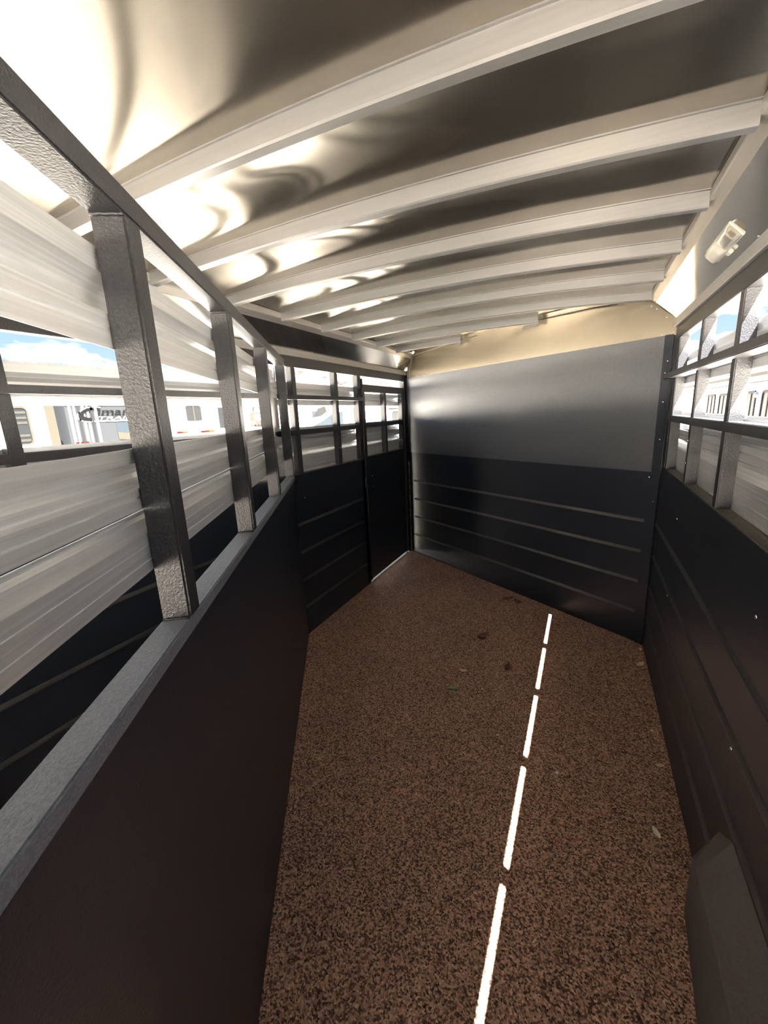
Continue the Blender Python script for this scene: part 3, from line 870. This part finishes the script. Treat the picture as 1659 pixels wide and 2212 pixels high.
# B: silver trailer with the dark and white lettering
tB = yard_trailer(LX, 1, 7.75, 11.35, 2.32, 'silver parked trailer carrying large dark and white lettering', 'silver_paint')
for k in range(7):
    yy = 7.85 + k * 0.13
    patch(tB, rect(yy, yy + 0.07, 0.35, 2.2), ('white_paint', 'chrome', 'grey_paint')[k % 3], 'nose_strip', 0.012 + 0.002 * k)
for k in range(3):
    patch(tB, rect(7.86 + 0.16 * k, 7.96 + 0.16 * k, 0.94, 1.04), 'red', 'reflector', 0.035)
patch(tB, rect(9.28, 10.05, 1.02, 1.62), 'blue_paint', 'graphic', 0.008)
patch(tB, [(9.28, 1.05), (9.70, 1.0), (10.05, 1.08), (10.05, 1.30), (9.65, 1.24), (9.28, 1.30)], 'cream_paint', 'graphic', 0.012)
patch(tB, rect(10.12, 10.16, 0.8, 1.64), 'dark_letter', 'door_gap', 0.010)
# logo plate: swoosh C, name and second line
def swoosh():
    pts = []; n_ = 18
    cy, cz = 8.52, 1.900
    for i in range(n_ + 1):
        a = math.radians(62 + 222 * i / n_)
        pts.append((cy + 0.40 * math.cos(a) + 0.12 * math.sin(a), cz + 0.225 * math.sin(a)))
    for i in range(n_, -1, -1):
        a = math.radians(66 + 210 * i / n_)
        pts.append((cy + 0.05 + 0.27 * math.cos(a) + 0.12 * math.sin(a), cz + 0.02 + 0.125 * math.sin(a)))
    return pts
sw = swoosh()
def patch_strip(t, pts, mat, name, d):
    n_ = len(pts) // 2; fx, fc = t['face'], t['facing']
    vs = [(fx + fc * d, a, b) for a, b in pts]
    fs = [[i, i + 1, 2 * n_ - 2 - i, 2 * n_ - 1 - i] for i in range(n_ - 1)]
    return MB().add(vs, fs).build(name, mat, t)
big = [(8.52 + (a - 8.52) * 1.10, 1.905 + (b - 1.905) * 1.12) for a, b in sw]
patch_strip(tB, big, 'white_letter', 'logo_outline', 0.016)
patch_strip(tB, sw, 'dark_letter', 'logo_mark', 0.022)
patch(tB, [(8.40, 1.655), (10.75, 1.655), (10.75, 1.70), (8.40, 1.69)], 'white_letter', 'logo_underline', 0.016)
text('imarron', 0.38, (LX + 0.018, 8.70, 1.850), 1, 'dark_letter', 'lettering', tB, 0.25, 1.90)
text('TRAILERS', 0.15, (LX + 0.030, 8.72, 1.715), 1, 'white_letter', 'lettering', tB, 0.25, 1.85)
patch(tB, [(8.62, 1.700), (10.62, 1.700), (10.70, 1.838), (8.70, 1.838)], 'grey_paint', 'logo_band', 0.020)
# C: white trailer with grey sliding window and tape
tC = yard_trailer(LX, 1, 11.55, 15.05, 2.32, 'white parked trailer with grey sliding window and red and amber tape')
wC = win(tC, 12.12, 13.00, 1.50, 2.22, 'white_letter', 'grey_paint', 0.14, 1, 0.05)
patch(tC, rect(11.62, 11.90, 1.09, 1.17), 'red', 'reflector', 0.012)
patch(tC, rect(11.90, 12.14, 1.08, 1.16), 'amber', 'reflector', 0.012)
patch(tC, rect(12.79, 13.22, 1.06, 1.15), 'red', 'reflector', 0.012)
patch(tC, rect(13.22, 13.52, 1.06, 1.15), 'amber', 'reflector', 0.012)
text('ET', 0.12, (LX + 0.008, 11.68, 1.24), 1, 'grey_paint', 'lettering', tC)
text('609', 0.12, (LX + 0.008, 11.92, 1.24), 1, 'grey_paint', 'lettering', tC)
patch(tC, rect(13.66, 13.69, 0.9, 2.2), 'grey_paint', 'door_gap', 0.008)
patch(tC, rect(13.85, 14.14, 1.20, 2.10), 'glass', 'door_window', 0.014)
patch(tC, rect(14.37, 14.41, 0.9, 2.2), 'brown_paint', 'door_gap', 0.008)
# D: white trailer with a big underlined word and cream graphics
tD = yard_trailer(LX, 1, 15.35, 20.1, 2.32, 'white parked trailer with black underlined word and khaki graphics')
patch(tD, rect(15.78, 17.6, 1.16, 1.84), 'cream_paint', 'graphic', 0.006)
patch(tD, rrect(16.50, 1.62, 0.85, 0.30, 0.14), 'white_letter', 'graphic', 0.012)
patch(tD, rrect(15.98, 1.36, 0.26, 0.16, 0.07), 'white_letter', 'graphic', 0.012)
text('EXISS', 0.30, (LX + 0.010, 15.98, 1.915), 1, 'dark_letter', 'lettering', tD, 0.2, 1.75)
patch(tD, rect(15.80, 17.8, 1.875, 1.90), 'dark_letter', 'underline', 0.012)
text('RANCH', 0.16, (LX + 0.016, 16.02, 1.17), 1, 'grey_paint', 'lettering', tD, 0.0, 1.2)
# E: white trailer with blue-grey swoosh, seen in the far left window
tE = yard_trailer(LX, 1, 18.95 + 1.75, 25.1, 2.45, 'white parked trailer with pale blue wave graphic, seen through the far left window')
patch(tE, [(20.95, 1.0), (22.0, 1.25), (23.0, 1.62), (24.4, 1.80), (24.4, 2.1), (22.9, 1.92), (21.9, 1.55), (20.95, 1.45)], 'white_letter', 'graphic', 0.014)
patch(tE, [(20.95, 0.85), (24.5, 0.72), (24.5, 1.85), (20.95, 1.85)], 'blue_paint', 'graphic', 0.006)
patch(tE, [(21.1, 1.55), (21.6, 2.0), (22.4, 2.15), (22.6, 1.75), (21.9, 1.5)], 'grey_paint', 'graphic', 0.010)
patch(tE, rect(23.1, 23.6, 0.85, 1.42), 'grey_paint', 'side_window', 0.016)
# F: white trailer with small square windows and dark framed window
tF = yard_trailer(LX, 1, 25.5, 31.2, 2.35, 'white parked trailer with tall narrow window and two small square ones')
win(tF, 25.95, 26.45, 1.0, 2.05, 'cream_paint', 'glass', 0.05, 0, 0.06)
patch(tF, rect(27.0, 27.3, 1.78, 1.98), 'brown_paint', 'vent', 0.012)
patch(tF, rect(27.0, 27.3, 1.30, 1.48), 'brown_paint', 'vent', 0.012)
tG = yard_trailer(LX, 1, 31.6, 37.5, 2.35, 'white parked trailer with brown band and brown framed window, farthest of the row')
patch(tG, rect(31.8, 35.2, 1.86, 1.98), 'brown_paint', 'band', 0.010)
win(tG, 32.5, 34.6, 0.85, 1.72, 'brown_paint', 'glass', 0.25, 2, 0.08)
# right: long white living quarters trailer next door
RX = 4.50
tR = yard_trailer(RX, -1, 2.6, 17.5, 1.97, 'long white trailer with black framed windows parked beside the right wall', depth=2.4)
for (a, b) in ((9.05, 9.95), (10.25, 11.05), (11.70, 12.70), (13.05, 14.05), (14.6, 15.5), (5.2, 6.2), (7.2, 8.2)):
    win(tR, a, b, 1.02, 1.58, 'frame_dark', 'glass', 0.10, 2, 0.05)
bx_ = MB().dome((RX - 0.02, 10.14, 1.50), (-1, 0, 0), 0.06, 0.06).build('porch_light', 'chrome', tR)
patch(tR, rect(2.8, 17.3, 1.72, 1.745), 'cream_paint', 'stripe', 0.008)

for o in bpy.data.objects:
    if '_w' in o: del o['_w']
    for k in ('face', 'facing'):
        if k in o: del o[k]
